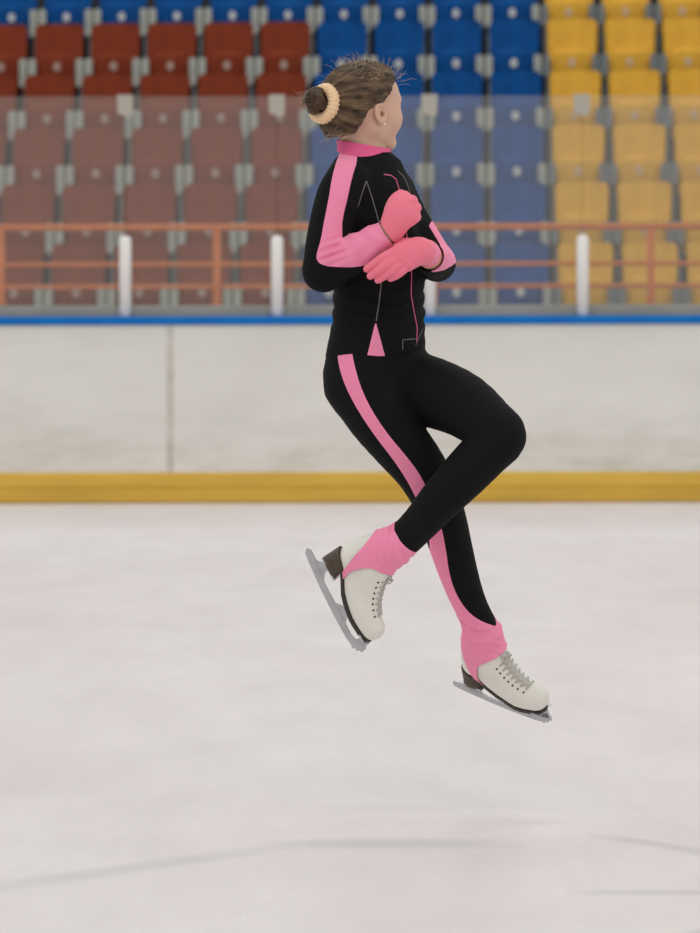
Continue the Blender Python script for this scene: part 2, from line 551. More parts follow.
for r in range(6):
    for c in range(-12, 9):
        base = row_ref(r) + U * (PITCH * c)
        colour = 'yellow' if c >= 2 else ('blue' if (c >= -2 or r == 5) else 'red')
        if colour == 'yellow':
            lab = f'yellow plastic stadium seat in the {row_word[r]}, {ordinal[c - 2]} column from the blue block'
            grp = 'yellow stadium seats'
        elif colour == 'red':
            lab = f'red plastic stadium seat in the {row_word[r]}, {ordinal[-3 - c]} column from the blue block'
            grp = 'red stadium seats'
        elif c >= -2:
            lab = f'blue plastic stadium seat in the {row_word[r]}, {ordinal[1 - c]} column from the yellow block'
            grp = 'blue stadium seats'
        else:
            lab = f'blue plastic stadium seat above the {ordinal[-3 - c]} red column from the blue block'
            grp = 'blue stadium seats'
        s = empty('stadium_seat', base)
        s.rotation_euler = (0, 0, -YAW)
        tag(s, lab, 'seat', grp)
        d = variants[colour]
        link('backrest', d['backrest'], None, s)
        pan = link('seat_pan', d['seat_pan'], None, s)
        link('number_badge', d['number_badge'], None, pan)
        link('side_bracket', d['side_bracket'], None, s)
        link('side_bracket', d['side_bracket_r'], None, s)
        link('support_frame', d['support_frame'], None, s)

# ------------------------------------------------------------------ the skater
# joints are written as (picture column, picture row, metres away from the skater's middle plane)
def at(px, py, y=0.0):
    k = (DCAM + y) / FPX
    return np.array(((px - 350) * k, y, HCAM - (py - HORIZ) * k))
def cols(P):
    k = FPX / (DCAM + P[:, 1])
    return 350 + P[:, 0] * k, HORIZ - (P[:, 2] - HCAM) * k
PX = 1 / 400.0

def smin(a, b_, k):
    h = np.clip(0.5 + 0.5 * (b_ - a) / k, 0, 1)
    return b_ + (a - b_) * h - k * h * (1 - h)

def rcone(P, a, b_, ra, rb):
    ab = b_ - a
    q = P - a
    t = np.clip(q @ ab / (ab @ ab), 0, 1)
    d = q - t[:, None] * ab
    return np.sqrt((d * d).sum(1)) - (ra + (rb - ra) * t)

def bounded(f, lo, hi, margin=.06):
    lo, hi = np.array(lo), np.array(hi)
    def g(P, *a):
        db = np.sqrt((np.maximum(np.maximum(lo - P, P - hi), 0) ** 2).sum(1))
        out = db + margin * .6
        near = db < margin
        if near.any():
            out[near] = f(P[near], *a)
        return out
    return g
class Chain:
    """a tapering limb through points (px, py, y, radius in px)"""
    def __init__(self, pts, sub=3, raw=False):
        if raw:
            C = np.array([list(p) for p in pts], float)
        else:
            C = np.array([list(at(*p[:3])) + [p[3] * PX] for p in pts])
        Q = np.vstack([2 * C[0] - C[1], C, 2 * C[-1] - C[-2]])
        out = []
        for i in range(1, len(Q) - 2):
            p0, p1, p2, p3 = Q[i - 1:i + 3]
            for t in np.linspace(0, 1, sub, endpoint=False):
                out.append(0.5 * (2 * p1 + (p2 - p0) * t + (2 * p0 - 5 * p1 + 4 * p2 - p3) * t * t + (3 * p1 - p0 - 3 * p2 + p3) * t ** 3))
        out.append(C[-1])
        self.C = np.array(out)
        self.lo = (self.C[:, :3] - self.C[:, 3:]).min(0)
        self.hi = (self.C[:, :3] + self.C[:, 3:]).max(0)
        self.parts = []
        for i in range(0, len(self.C) - 1, 4):
            c = self.C[i:i + 5]
            self.parts.append((c, (c[:, :3] - c[:, 3:]).min(0), (c[:, :3] + c[:, 3:]).max(0)))
    def __call__(self, P):
        # far points only get the distance to the bounding box
        db = np.sqrt((np.maximum(np.maximum(self.lo - P, P - self.hi), 0) ** 2).sum(1))
        out = db + 0.05
        near = np.nonzero(db < 0.05)[0]
        if len(near):
            Q = P[near]
            d = np.full(len(Q), 0.05)
            for c, lo, hi in self.parts:
                m = np.nonzero((np.maximum(np.maximum(lo - Q, Q - hi), 0)).max(1) < 0.05)[0]
                if len(m) == 0:
                    continue
                q = Q[m]
                e = d[m]
                for a, b_ in zip(c, c[1:]):
                    e = np.minimum(e, rcone(q, a[:3], b_[:3], a[3], b_[3]))
                d[m] = e
            out[near] = d
        return out

LAT = np.array((0.64, 0.77, 0.0))
LAT /= np.linalg.norm(LAT)
FWD = np.array((LAT[1], -LAT[0], 0.0))
# torso sections: row, column, half width across the shoulders, half depth
TOR = np.array([(140, 364, .040, .040), (151, 366, .060, .052), (160, 368, .098, .064), (172, 367, .118, .076), (190, 370, .126, .090), (220, 375, .130, .098), (260, 378, .128, .099), (300, 379, .127, .096),
                (322, 378.5, .131, .097), (345, 376.5, .139, .101), (372, 372, .139, .100), (395, 371, .126, .090), (412, 371, .088, .066), (424, 372, .05, .04)], float)
TZ = HCAM - (TOR[:, 0] - HORIZ) * PX
TX = (TOR[:, 1] - 350) * PX
def torso_(P, wrinkle=0.0):
    z = P[:, 2]
    zc = np.clip(z, TZ[-1], TZ[0])
    o = np.argsort(TZ)
    cx = np.interp(zc, TZ[o], TX[o])
    a = np.interp(zc, TZ[o], TOR[o, 2])
    b_ = np.interp(zc, TZ[o], TOR[o, 3])
    q = P.copy()
    q[:, 0] -= cx
    u = q @ LAT
    v = q @ FWD
    # a slightly boxy ellipse
    k = np.sqrt((u / a) ** 2 + (v / b_) ** 2) + 1e-6
    g = np.sqrt((u / a ** 2) ** 2 + (v / b_ ** 2) ** 2) + 1e-6
    d = k * (k - 1) / g
    d = np.maximum(d, -np.minimum(a, b_))
    dz = np.maximum(np.maximum(TZ[-1] - z, z - TZ[0]), -0.05)
    d = np.where(dz > 0, np.sqrt(np.maximum(d, 0) ** 2 + dz ** 2), d)
    if wrinkle:
        row = HORIZ - (z - HCAM) / PX
        ang = np.arctan2(v, u)
        win = np.exp(-((row - 308) / 22.0) ** 2)
        d = d - wrinkle * win * np.sin((row + 5 * np.sin(ang * 2 + 0.5) + 3 * np.sin(ang * 5)) * 0.42) * (0.6 + 0.4 * np.sin(ang * 3 + 1))
        win2 = np.exp(-((row - 240) / 50.0) ** 2)
        d = d - 0.4 * wrinkle * win2 * np.sin((row * 0.6 + 20 * ang) * 0.35)
    return d

# ---- feet: blade axes u (toe), lateral, v (up from the blade edge), in px/400
class Foot:
    def __init__(self, B0, s, n):
        self.o = np.array(B0)
        s = np.array(s, float)
        s /= np.linalg.norm(s)
        n = np.array(n, float)
        n -= s * (n @ s)
        n /= np.linalg.norm(n)
        self.s, self.n, self.w = s, n, np.cross(n, s)
    def loc(self, P):
        q = P - self.o
        return np.stack((q @ self.s, q @ self.w, q @ self.n), 1)
    def matrix(self, org):
        m = Matrix.Identity(4)
        for i in range(3):
            m[i][0], m[i][1], m[i][2], m[i][3] = self.s[i], self.w[i], self.n[i], self.o[i] - org[i]
        return m
footL = Foot(at(303, 551, -.135), (.48, 0, -.88), (.84, -.29, .46))
footR = Foot(at(453, 686, .165), (.84, -.47, -.27), (0, -.58, .80))

def fpx(foot, u, v, r):
    p = foot.o + foot.s * (u * PX) + foot.n * (v * PX)
    x, y = cols(p[None])
    return (x[0], y[0], p[1], r)
torso = bounded(torso_, at(322, 428, -.15), at(430, 138, .15), .08)
c_ra1 = Chain([(347, 181, -.095, 20), (339, 196, -.115, 20.5), (332, 220, -.128, 20), (326, 250, -.14, 19.5), (323.5, 271, -.145, 18.5)])
c_ra2 = Chain([(323.5, 271, -.145, 18.5), (345, 259, -.16, 18), (368, 245, -.178, 15), (390, 231, -.19, 11.5)])
c_la1 = Chain([(395, 190, .085, 18.5), (408, 217, .075, 18), (422, 240, .045, 17.5), (437, 263, .01, 16.5)])
c_la2 = Chain([(437, 263, .01, 16.5), (434, 260, -.05, 16), (430, 257, -.11, 14), (427, 253, -.165, 11.5)])
c_rl = Chain([(360, 386, -.05, 32), (378, 413, -.055, 32), (399, 442, -.05, 28.5), (420, 469, -.04, 25.5), (435, 497, -.03, 23), (444, 523, -.02, 21.5), (450, 546, -.01, 20.3), (461, 583, 0, 17.5), (471, 608, .01, 15.5), fpx(footR, 38, 88, 14.5), fpx(footR, 41, 66, 14)])
c_ll = Chain([(396, 383, .04, 35), (430, 392, -.02, 34), (462, 405, -.085, 31), (488, 425, -.145, 26.5), (500, 437, -.168, 24.5), (486, 452, -.172, 23.8), (463, 476, -.172, 22.5), (440, 500, -.168, 20), (420, 523, -.163, 17.4), fpx(footL, 38, 88, 16), fpx(footL, 40, 68, 15)])
c_neck = Chain([(366, 168, .0, 20), (361, 148, .0, 19.5), (358, 128, .0, 20)])

def f_rarm(P, w=0.0):
    d1, d2 = c_ra1(P), c_ra2(P)
    d = smin(d1, d2, 0.012)
    if w:
        px, py = cols(P)
        d = d - 1.5 * w * np.exp(-((px - 330) ** 2 + (py - 252) ** 2) / 240.0) * np.sin((px * 0.35 + py * 0.95) * 0.8)
        d = d - 0.55 * w * np.sin((px * 0.86 - py * 0.5) * 0.38 + 0.16 * py + 1.5 * np.sin(py * .2)) * np.clip((px - 335) / 10, 0, 1)
    return d
def f_larm(P, w=0.0):
    return smin(c_la1(P), c_la2(P), 0.012)
def f_upper(P, w=0.0):
    t = torso(P, w)
    r1, l1 = c_ra1(P), c_la1(P)
    d = smin(t, r1, 0.022)
    d = smin(d, l1, 0.022)
    d = np.minimum(d, f_rarm(P, w * 0.7))
    return np.minimum(d, f_larm(P))
def f_legs(P):
    t = torso(P)
    h = np.maximum(t, P[:, 2] - (HCAM - (335 - HORIZ) * PX))
    px, py = cols(P)
    d = smin(h, c_rl(P), 0.03)
    d2 = smin(h, c_ll(P), 0.03)
    return smin(d, d2, 0.006)

# ---- hands
FINGER = []
palm_r = [Chain([(391, 230, -.19, 10.5), (395, 215, -.198, 11), (401, 205, -.20, 9.5)]), Chain([(391, 231, -.19, 10.5), (400, 221, -.20, 11), (409, 216, -.20, 9.5)]), Chain([(393, 228, -.19, 11), (402, 213, -.203, 11)])]
fing_r = [Chain([(400, 204, -.20, 5.2), (405, 197, -.195, 5.2), (403, 198, -.168, 4.8), (396, 205, -.16, 4.2)]),
          Chain([(405, 207, -.202, 5.4), (412, 201, -.196, 5.3), (410, 203, -.166, 4.9), (402, 210, -.158, 4.3)]),
          Chain([(409, 213, -.202, 5.3), (416, 208, -.195, 5.2), (413, 210, -.166, 4.8), (405, 216, -.158, 4.2)]),
          Chain([(410, 220, -.198, 4.9), (416, 217, -.19, 4.8), (413, 219, -.166, 4.4), (405, 223, -.16, 3.9)]),
          Chain([(389, 222, -.185, 5.6), (390, 209, -.182, 5.0), (395, 199, -.175, 4.6), (401, 194, -.168, 4.0)])]
palm_l = [Chain([(427, 252, -.165, 10.5), (416, 249, -.195, 11), (400, 251, -.215, 7.5)]), Chain([(427, 253, -.165, 10.5), (418, 254, -.195, 11), (408, 264, -.215, 7)]), Chain([(420, 251, -.19, 11), (402, 257, -.217, 8)])]
fing_l = [Chain([(400, 250, -.215, 5.0), (387, 256, -.224, 4.7), (375.5, 263, -.222, 3.8), (367, 269, -.214, 3.2)]),
          Chain([(402, 256, -.218, 5.0), (390, 262.5, -.229, 4.8), (379.5, 270, -.230, 3.8), (370.5, 276, -.220, 3.2)]),
          Chain([(404, 261, -.217, 4.9), (395, 268, -.228, 4.6), (386, 275, -.227, 3.7), (378, 280, -.219, 3.1)]),
          Chain([(408, 265, -.213, 4.5), (402, 270.5, -.223, 4.3), (396.5, 275.5, -.222, 3.5), (390.5, 278.5, -.215, 2.9)]),
          Chain([(417, 246, -.185, 5.4), (406, 243, -.19, 4.8), (398, 246, -.19, 4.4), (392, 250, -.188, 3.7)])]
def f_hand_(P, palm, fing):
    d = None
    for c in palm:
        e = c(P)
        d = e if d is None else smin(d, e, 0.012)
    for i, c in enumerate(fing):
        e = c(P)
        d = smin(d, e, 0.007 if palm is palm_r else 0.0022)
    return d

_hb = {}
for _p, _f in ((palm_r, fing_r), (palm_l, fing_l)):
    _hb[id(_p)] = bounded(f_hand_, np.min([c.lo for c in _p + _f], 0), np.max([c.hi for c in _p + _f], 0))
def f_hand(P, palm, fing):
    return _hb[id(palm)](P, palm, fing)
# ---- head, in its own axes: forward, left, up
hyaw, hpit = math.radians(35), math.radians(2)
HF = np.array((math.cos(hyaw) * math.cos(hpit), math.sin(hyaw) * math.cos(hpit), math.sin(hpit)))
HL = np.array((-math.sin(hyaw), math.cos(hyaw), 0))
HU = np.cross(HF, HL)
HC = at(363, 109, 0.0)
def to_head(P):
    q = P - HC
    return np.stack((q @ HF, q @ HL, q @ HU), 1)
def ell(Q, c, r):
    c, r = np.array(c), np.array(r)
    q = Q - c
    k = np.sqrt(((q / r) ** 2).sum(1)) + 1e-6
    g = np.sqrt(((q / r ** 2) ** 2).sum(1)) + 1e-6
    return k * (k - 1) / g
def f_skull(Q):
    d = ell(Q, (-.008, 0, .022), (.096, .074, .086))
    d = smin(d, ell(Q, (.045, 0, .035), (.050, .056, .055)), .03)
    return d
def f_head_(P):
    Q = to_head(P)
    S = Q.copy()
    S[:, 1] = np.abs(S[:, 1])
    d = f_skull(Q)
    d = smin(d, ell(Q, (.036, 0, -.028), (.060, .059, .072)), .025)
    d = smin(d, rcone(S, np.array((.0, .045, -.05)), np.array((.066, .008, -.086)), .020, .017), .022)
    d = smin(d, ell(S, (.058, .032, -.028), (.032, .030, .032)), .02)
    d = smin(d, ell(Q, (.084, 0, .022), (.013, .042, .012)), .016)
    d = smin(d, ell(S, (.075, .03, .003), (.014, .014, .012)), .008)
    d = smin(d, rcone(Q, np.array((.090, 0, .008)), np.array((.108, 0, -.026)), .007, .0095), .010)
    d = smin(d, ell(Q, (.090, 0, -.054), (.012, .021, .009)), .008)
    d = smin(d, ell(Q, (.076, 0, -.088), (.017, .020, .016)), .015)
    # ears: a rim with a hollow
    e = S - np.array((.000, .072, -.014))
    ca, sa = math.cos(.25), math.sin(.25)
    ex = e[:, 0] * ca + e[:, 2] * sa
    ez = -e[:, 0] * sa + e[:, 2] * ca
    E = np.stack((ex, e[:, 1] - 0.004, ez), 1)
    ear = ell(E, (0, 0, 0), (.017, .008, .030))
    hollow = ell(E, (.003, .012, .003), (.0120, .0130, .0225))
    ear = np.maximum(ear, -hollow)
    d = smin(d, ear, .004)
    d = np.maximum(d, -hollow)
    d = np.maximum(d, -ell(E, (.005, .004, -.003), (.0055, .016, .0075)))
    return smin(d, c_neck(P), .02)

f_head = bounded(f_head_, HC - np.array((.13, .13, .17)), HC + .13)
ZL = np.array([(-.2, -.075), (-.09, -.070), (-.06, -.062), (-.045, -.040), (-.032, -.004), (.014, .016), (.034, .040), (.055, .064), (.075, .078), (.1, .085)])
def hairline(Q):
    return Q[:, 2] - np.interp(Q[:, 0], ZL[:, 0], ZL[:, 1])
def f_hair(P):
    Q = to_head(P)
    d = f_skull(Q)
    d = smin(d, rcone(Q, np.array((-.062, 0, -.03)), np.array((-.055, 0, -.06)), .045, .044), .03)
    ang = np.arctan2(Q[:, 1], Q[:, 2] - .018)
    rad = np.sqrt(Q[:, 1] ** 2 + (Q[:, 2] - .018) ** 2)
    r = .0014 * np.sin(ang * 26 + 14 * Q[:, 0]) + .0009 * np.sin(ang * 61 + 3)
    # plaits that run back over the crown and the temple
    pl = 0
    for a0 in (-0.25, -0.78, -1.25, 0.3, 0.9):
        s = (ang - a0 - 1.2 * np.clip(-Q[:, 0], -.1, .1) * (1 if a0 < 0 else -1)) * np.maximum(rad, .02)
        pl = pl + np.exp(-(s / .0085) ** 2) * (.0042 + .0026 * np.sin(Q[:, 0] * 520 + np.sign(s) * 1.2)) * np.clip((Q[:, 0] + .03) / .03, 0, 1) * np.clip((.085 - Q[:, 0]) / .02, 0, 1)
    return d - .005 - np.minimum(.006, np.maximum(hairline(Q), -.002) * .25) - r * np.clip((Q[:, 2] + .1) / .05, 0, 1) - pl

# ---- boots
def pxc(pts):
    return Chain([(u * PX, w * PX, v * PX, r * PX) for u, w, v, r in pts], raw=True)
boot_a = pxc([(97, 0, 25.5, 11.2), (86, 0, 26.5, 12.8), (71, 0, 32, 14.8), (55, 0, 44, 17.2), (44, 0, 58, 19.2), (39, 0, 72, 18), (37, 0, 86, 17.5)])
boot_b = pxc([(28, 0, 43, 14.5), (28, 0, 56, 15), (32, 0, 72, 15.5)])
boot_c = pxc([(99, -3, 24, 10), (82, -6, 24, 10.5), (64, -3, 28, 10)])
boot_d = pxc([(99, 3, 24, 10), (82, 6, 24, 10.5), (64, 3, 28, 10)])
SOLE = np.array([(-20, 37), (14, 34), (34, 28.5), (44, 24), (54, 18.5), (64, 15.5), (80, 14), (98, 14), (108, 15.5), (114, 18), (130, 26)]) * PX
def sole_z(u):
    return np.interp(u, SOLE[:, 0], SOLE[:, 1])
boot_e = pxc([(40, 0, 39, 13.5), (58, 0, 29.5, 13.5), (76, 0, 27, 13)])
def f_boot_(Q):
    A = Q.copy()
    d = smin(boot_a(A), boot_b(A), 8 * PX)
    d = smin(d, boot_e(A), 5 * PX)
    d = smin(d, boot_c(A), 5 * PX)
    d = smin(d, boot_d(A), 5 * PX)
    s = sole_z(A[:, 0]) - A[:, 2]
    k = .006
    h = np.clip(0.5 - 0.5 * (s - d) / k, 0, 1)
    d = s + (d - s) * h + k * h * (1 - h)
    return np.maximum(d, A[:, 2] - 88 * PX)
f_boot = bounded(f_boot_, (.03, -.06, .02), (.29, .06, .23))

# ------------------------------------------------------------------ meshing: sparse grid, surface nets, clipping
def build_field(f, lo, hi, h, B=8):
    lo = np.array(lo, float)
    n = np.ceil((np.array(hi) - lo) / h / B).astype(int)
    F = np.empty(n * B, np.float32)
    ctr = np.stack(np.meshgrid(*[(np.arange(k) * B + (B - 1) / 2) * h for k in n], indexing='ij'), -1).reshape(-1, 3) + lo
    fc = f(ctr)
    keep = np.abs(fc) < h * B * 1.25
    F[:] = np.repeat(np.repeat(np.repeat(np.where(fc > 0, 1.0, -1.0).reshape(n), B, 0), B, 1), B, 2)
    off = np.stack(np.meshgrid(*[np.arange(B)] * 3, indexing='ij'), -1).reshape(-1, 3)
    bi = np.stack(np.unravel_index(np.nonzero(keep)[0], n), 1) * B
    idx = (bi[:, None, :] + off[None]).reshape(-1, 3)
    for s in range(0, len(idx), 400000):
        q = idx[s:s + 400000]
        F[q[:, 0], q[:, 1], q[:, 2]] = f(lo + q * h)
    return F, lo

def nets(f, lo, hi, h, refine=2):
    F, lo = build_field(f, lo, hi, h)
    S = F < 0
    nx, ny, nz = F.shape
    cnt = np.zeros((nx - 1, ny - 1, nz - 1), np.uint8)
    for a in (0, 1):
        for b_ in (0, 1):
            for c in (0, 1):
                cnt += S[a:nx - 1 + a, b_:ny - 1 + b_, c:nz - 1 + c]
    act = np.argwhere((cnt > 0) & (cnt < 8))
    idm = np.full(cnt.shape, -1, np.int32)
    idm[act[:, 0], act[:, 1], act[:, 2]] = np.arange(len(act))
    acc = np.zeros((len(act), 3))
    num = np.zeros(len(act))
    corners = [(a, b_, c) for a in (0, 1) for b_ in (0, 1) for c in (0, 1)]
    val = {c: F[act[:, 0] + c[0], act[:, 1] + c[1], act[:, 2] + c[2]].astype(float) for c in corners}
    for c in corners:
        for ax in range(3):
            if c[ax] == 0:
                e = list(c)
                e[ax] = 1
                e = tuple(e)
                m = (val[c] < 0) != (val[e] < 0)
                t = val[c][m] / (val[c][m] - val[e][m])
                p = np.tile(np.array(c, float), (m.sum(), 1))
                p[:, ax] = t
                acc[m] += p
                num[m] += 1
    V = lo + (act + acc / num[:, None]) * h
    quads = []
    for ax in range(3):
        sl0 = [slice(None)] * 3
        sl1 = [slice(None)] * 3
        sl0[ax] = slice(0, -1)
        sl1[ax] = slice(1, None)
        a, b_ = S[tuple(sl0)], S[tuple(sl1)]
        e = np.argwhere(a != b_)
        o1, o2 = (ax + 1) % 3, (ax + 2) % 3
        e = e[(e[:, o1] > 0) & (e[:, o2] > 0) & (e[:, o1] < F.shape[o1] - 1) & (e[:, o2] < F.shape[o2] - 1)]
        q = []
        for d1, d2 in ((-1, -1), (0, -1), (0, 0), (-1, 0)):
            k = e.copy()
            k[:, o1] += d1
            k[:, o2] += d2
            q.append(idm[k[:, 0], k[:, 1], k[:, 2]])
        q = np.stack(q, 1)
        ins = a[e[:, 0], e[:, 1], e[:, 2]]
        q[~ins] = q[~ins][:, ::-1]
        quads.append(q)
    Q = np.vstack(quads)
    Q = Q[(Q >= 0).all(1)]
    for _ in range(refine):
        e = h * 0.3
        f0 = f(V)
        g = np.stack([(f(V + np.eye(3)[i] * e) - f0) / e for i in range(3)], 1)
        gg = np.maximum((g * g).sum(1), 0.25)
        st = np.clip(f0 / gg, -h * .6, h * .6)
        V = V - g * st[:, None]
    T = np.vstack([Q[:, [0, 1, 2]], Q[:, [0, 2, 3]]])
    return V, T

def clip_tri(V, T, s):
    """keep the part of the mesh where s >= 0, cutting triangles along s = 0"""
    pos = s >= 0
    k = pos[T].sum(1)
    full = T[k == 3]
    newV, newT, cache = [], [], {}
    base = len(V)
    def cut(i, j):
        key = (i, j) if i < j else (j, i)
        if key not in cache:
            t = s[i] / (s[i] - s[j])
            cache[key] = base + len(newV)
            newV.append(V[i] + (V[j] - V[i]) * t)
        return cache[key]
    for tri in T[(k == 1) | (k == 2)]:
        p = [int(x) for x in tri]
        while True:
            if pos[p].sum() == 1:
                if pos[p[0]]:
                    break
            else:
                if not pos[p[0]]:
                    break
            p = p[1:] + p[:1]
        a, b_, c = p
        if pos[a]:
            newT.append((a, cut(a, b_), cut(a, c)))
        else:
            x, y = cut(a, b_), cut(a, c)
            newT.append((x, b_, c))
            newT.append((x, c, y))
    V2 = np.vstack([V, np.array(newV)]) if newV else V
    T2 = np.vstack([full, np.array(newT, int)]) if newT else full
    used = np.unique(T2)
    mp = np.full(len(V2), -1)
    mp[used] = np.arange(len(used))
    return V2[used], mp[T2]

def chaikin(p, n=2):
    p = np.array(p, float)
    for _ in range(n):
        q = np.roll(p, -1, 0)
        p = np.stack((p * .75 + q * .25, p * .25 + q * .75), 1).reshape(-1, 2)
    return p
def poly_sd(px, py, poly):
    """signed distance in px, positive inside the outline"""
    poly = np.array(poly, float)
    d = np.full(px.shape, 1e9)
    ins = np.zeros(px.shape, bool)
    for (x0, y0), (x1, y1) in zip(poly, np.roll(poly, -1, 0)):
        ex, ey = x1 - x0, y1 - y0
        t = np.clip(((px - x0) * ex + (py - y0) * ey) / (ex * ex + ey * ey), 0, 1)
        d = np.minimum(d, (px - x0 - ex * t) ** 2 + (py - y0 - ey * t) ** 2)
        c = ((y0 > py) != (y1 > py)) & (px < (x1 - x0) * (py - y0) / (y1 - y0 + 1e-12) + x0)
        ins ^= c
    d = np.sqrt(d)
    return np.where(ins, d, -d)

ORG = np.array((at(430, 600)[0], 0.0, at(0, 720)[2]))
person = empty('person', ORG)
tag(person, 'figure skater in black and pink tracksuit jumping with crossed arms and legs', 'person')

def fast_mesh(name, V, T):
    me = bpy.data.meshes.new(name)
    me.vertices.add(len(V))
    me.vertices.foreach_set('co', np.asarray(V, np.float32).ravel())
    me.loops.add(len(T) * 3)
    me.loops.foreach_set('vertex_index', np.asarray(T, np.int32).ravel())
    me.polygons.add(len(T))
    me.polygons.foreach_set('loop_start', np.arange(0, len(T) * 3, 3, dtype=np.int32))
    me.polygons.foreach_set('loop_total', np.full(len(T), 3, np.int32))
    me.polygons.foreach_set('use_smooth', np.ones(len(T), bool))
    me.update(calc_edges=True)
    me.validate()
    return me

def cloth(name, V, T, m, parent=person, org=ORG, thick=0.0015, label=None):
    o = link(name, fast_mesh(name, V - org, T), m, parent)
    if thick:
        md = o.modifiers.new('thickness', 'SOLIDIFY')
        md.thickness = thick
        md.offset = -1
    if label:
        o['label'] = label
    return o

BLO, BHI = at(296, 740, -.30) - .02, at(560, 50, .20) + .02

# ---- body: one continuous surface
def f_foot(P):
    return np.minimum(f_boot(footL.loc(P)), f_boot(footR.loc(P))) + .006
def f_body(P):
    d = np.minimum(f_upper(P), f_legs(P)) + .004
    d = smin(d, f_head(P), .012)
    d = smin(d, f_hand(P, palm_r, fing_r) + .0022, .004)
    d = smin(d, f_hand(P, palm_l, fing_l) + .0022, .004)
    return smin(d, f_foot(P), .006)
V, T = nets(f_body, BLO, BHI, .0032, 2)
cloth('body', V, T, M['skin'], thick=0)

# ---- jacket
JO = .0035
def jacket_off(P):
    row = HORIZ - (P[:, 2] - HCAM) / PX
    return JO + .002 * np.clip((row - 325) / 30, 0, 1)
def f_jacket(P):
    return f_upper(P, .0048) - jacket_off(P)
jlo, jhi = at(296, 362, -.27), at(470, 132, .16)
V, T = nets(f_jacket, jlo, jhi, .0034)
def axis_cut(P, a, b_):
    d = (b_ - a) / np.linalg.norm(b_ - a)
    return (P - b_) @ d
px, py = cols(V)
V, T = clip_tri(V, T, 355.0 + 1.2 * np.sin(px * .12) - py)                         # hem
px, py = cols(V)
V, T = clip_tri(V, T, py - 151.5 - (px - 362) * 0.05)                             # neckline
for fa, a, b_ in ((f_rarm, at(368, 245, -.178), at(386.5, 233, -.187)), (f_larm, at(434, 260, -.05), at(429.5, 256.5, -.118))):
    dt = np.minimum(torso(V), (f_larm if fa is f_rarm else f_rarm)(V)) - fa(V)
    V, T = clip_tri(V, T, np.maximum(-axis_cut(V, a, b_), np.where(np.linalg.norm(V - b_, axis=1) < .06, -dt + .0, 1)))
px, py = cols(V)
dR, dL, dT = f_rarm(V), f_larm(V), torso(V)
P_SLEEVE = [(341, 150), (352, 151), (359, 157), (352, 178), (348, 198), (343, 217), (342, 232), (352, 224), (363, 218), (385, 210), (402, 245), (392, 252), (366, 267.5), (329, 267), (319, 263.5), (315.5, 257),
            (321, 240), (324, 222), (329, 198), (332, 178), (337, 160)]
s_sleeve = poly_sd(px, py, chaikin(P_SLEEVE)) * PX
s_sleeve = np.minimum(s_sleeve, (dT - dR) + np.clip((188 - py) * .01, 0, 1))
s_sleeve = np.minimum(s_sleeve, np.maximum(c_ra1(V) - c_ra2(V), np.maximum(342.5 - px, 222 - py) * PX))
s_sleeve = np.minimum(s_sleeve, -.04 - V[:, 1] + np.clip((200 - py) * .004, 0, .06))
P_CUFF = [(414, 266), (416, 246), (428, 240), (441, 246), (429, 226), (432, 221), (447, 240), (464, 257), (452, 266), (444, 270.5), (434, 272.5), (422, 268)]
s_cuff = np.minimum(poly_sd(px, py, P_CUFF) * PX, np.minimum(dT, dR) - dL)
s_cuff = np.minimum(s_cuff, np.maximum(.03 - V[:, 1] , (px - 436 - (py - 243) * .75) * PX))
P_GODET = [(375.5, 321), (366, 360), (386, 360)]
s_god = np.minimum(poly_sd(px, py, P_GODET) * PX, np.minimum(-V[:, 1] + .02, np.minimum(dR, dL) - dT))
def split(V, T, fields, names, mats, labels, rest, rest_mat, rest_label):
    cur, fs = (V, T), list(fields)
    for i, (nm, mt, lb) in enumerate(zip(names, mats, labels)):
        # carry the remaining fields through the cut as extra columns
        ext = np.hstack([cur[0]] + [f_[:, None] for f_ in fs])
        a, ta = clip_tri(ext, cur[1], ext[:, 3 + i])
        cloth(nm, a[:, :3], ta, mt, label=lb)
        r, tr = clip_tri(ext, cur[1], -ext[:, 3 + i])
        cur = (r[:, :3], tr)
        fs = [r[:, 3 + k] for k in range(len(fs))]
    cloth(rest, cur[0], cur[1], rest_mat, label=rest_label)
split(V, T, [s_sleeve, s_cuff, s_god], ['sleeve_stripe', 'sleeve_cuff', 'hem_gusset'], [M['pink']] * 3,
      ['pink stripe and forearm panel of the near sleeve', 'pink cuff of the far sleeve', 'pink triangular gusset at the jacket hem'], 'jacket', M['jacket'], 'black zipped training jacket')

# ---- collar
def f_collar(P):
    return np.minimum(c_neck(P) - .0075, smin(torso(P), c_neck(P), .03) - .0055)
V, T = nets(f_collar, at(325, 172, -.1), at(405, 126, .1), .0028)
px, py = cols(V)
V, T = clip_tri(V, T, py - 139.5 - (px - 336) * .17)
px, py = cols(V)
V, T = clip_tri(V, T, 152.0 + 4.5 * np.clip(1 - ((px - 362) / 22) ** 2, 0, 1) - py)
cloth('collar', V, T, M['collar'], thick=.002, label='hot pink stand-up collar')

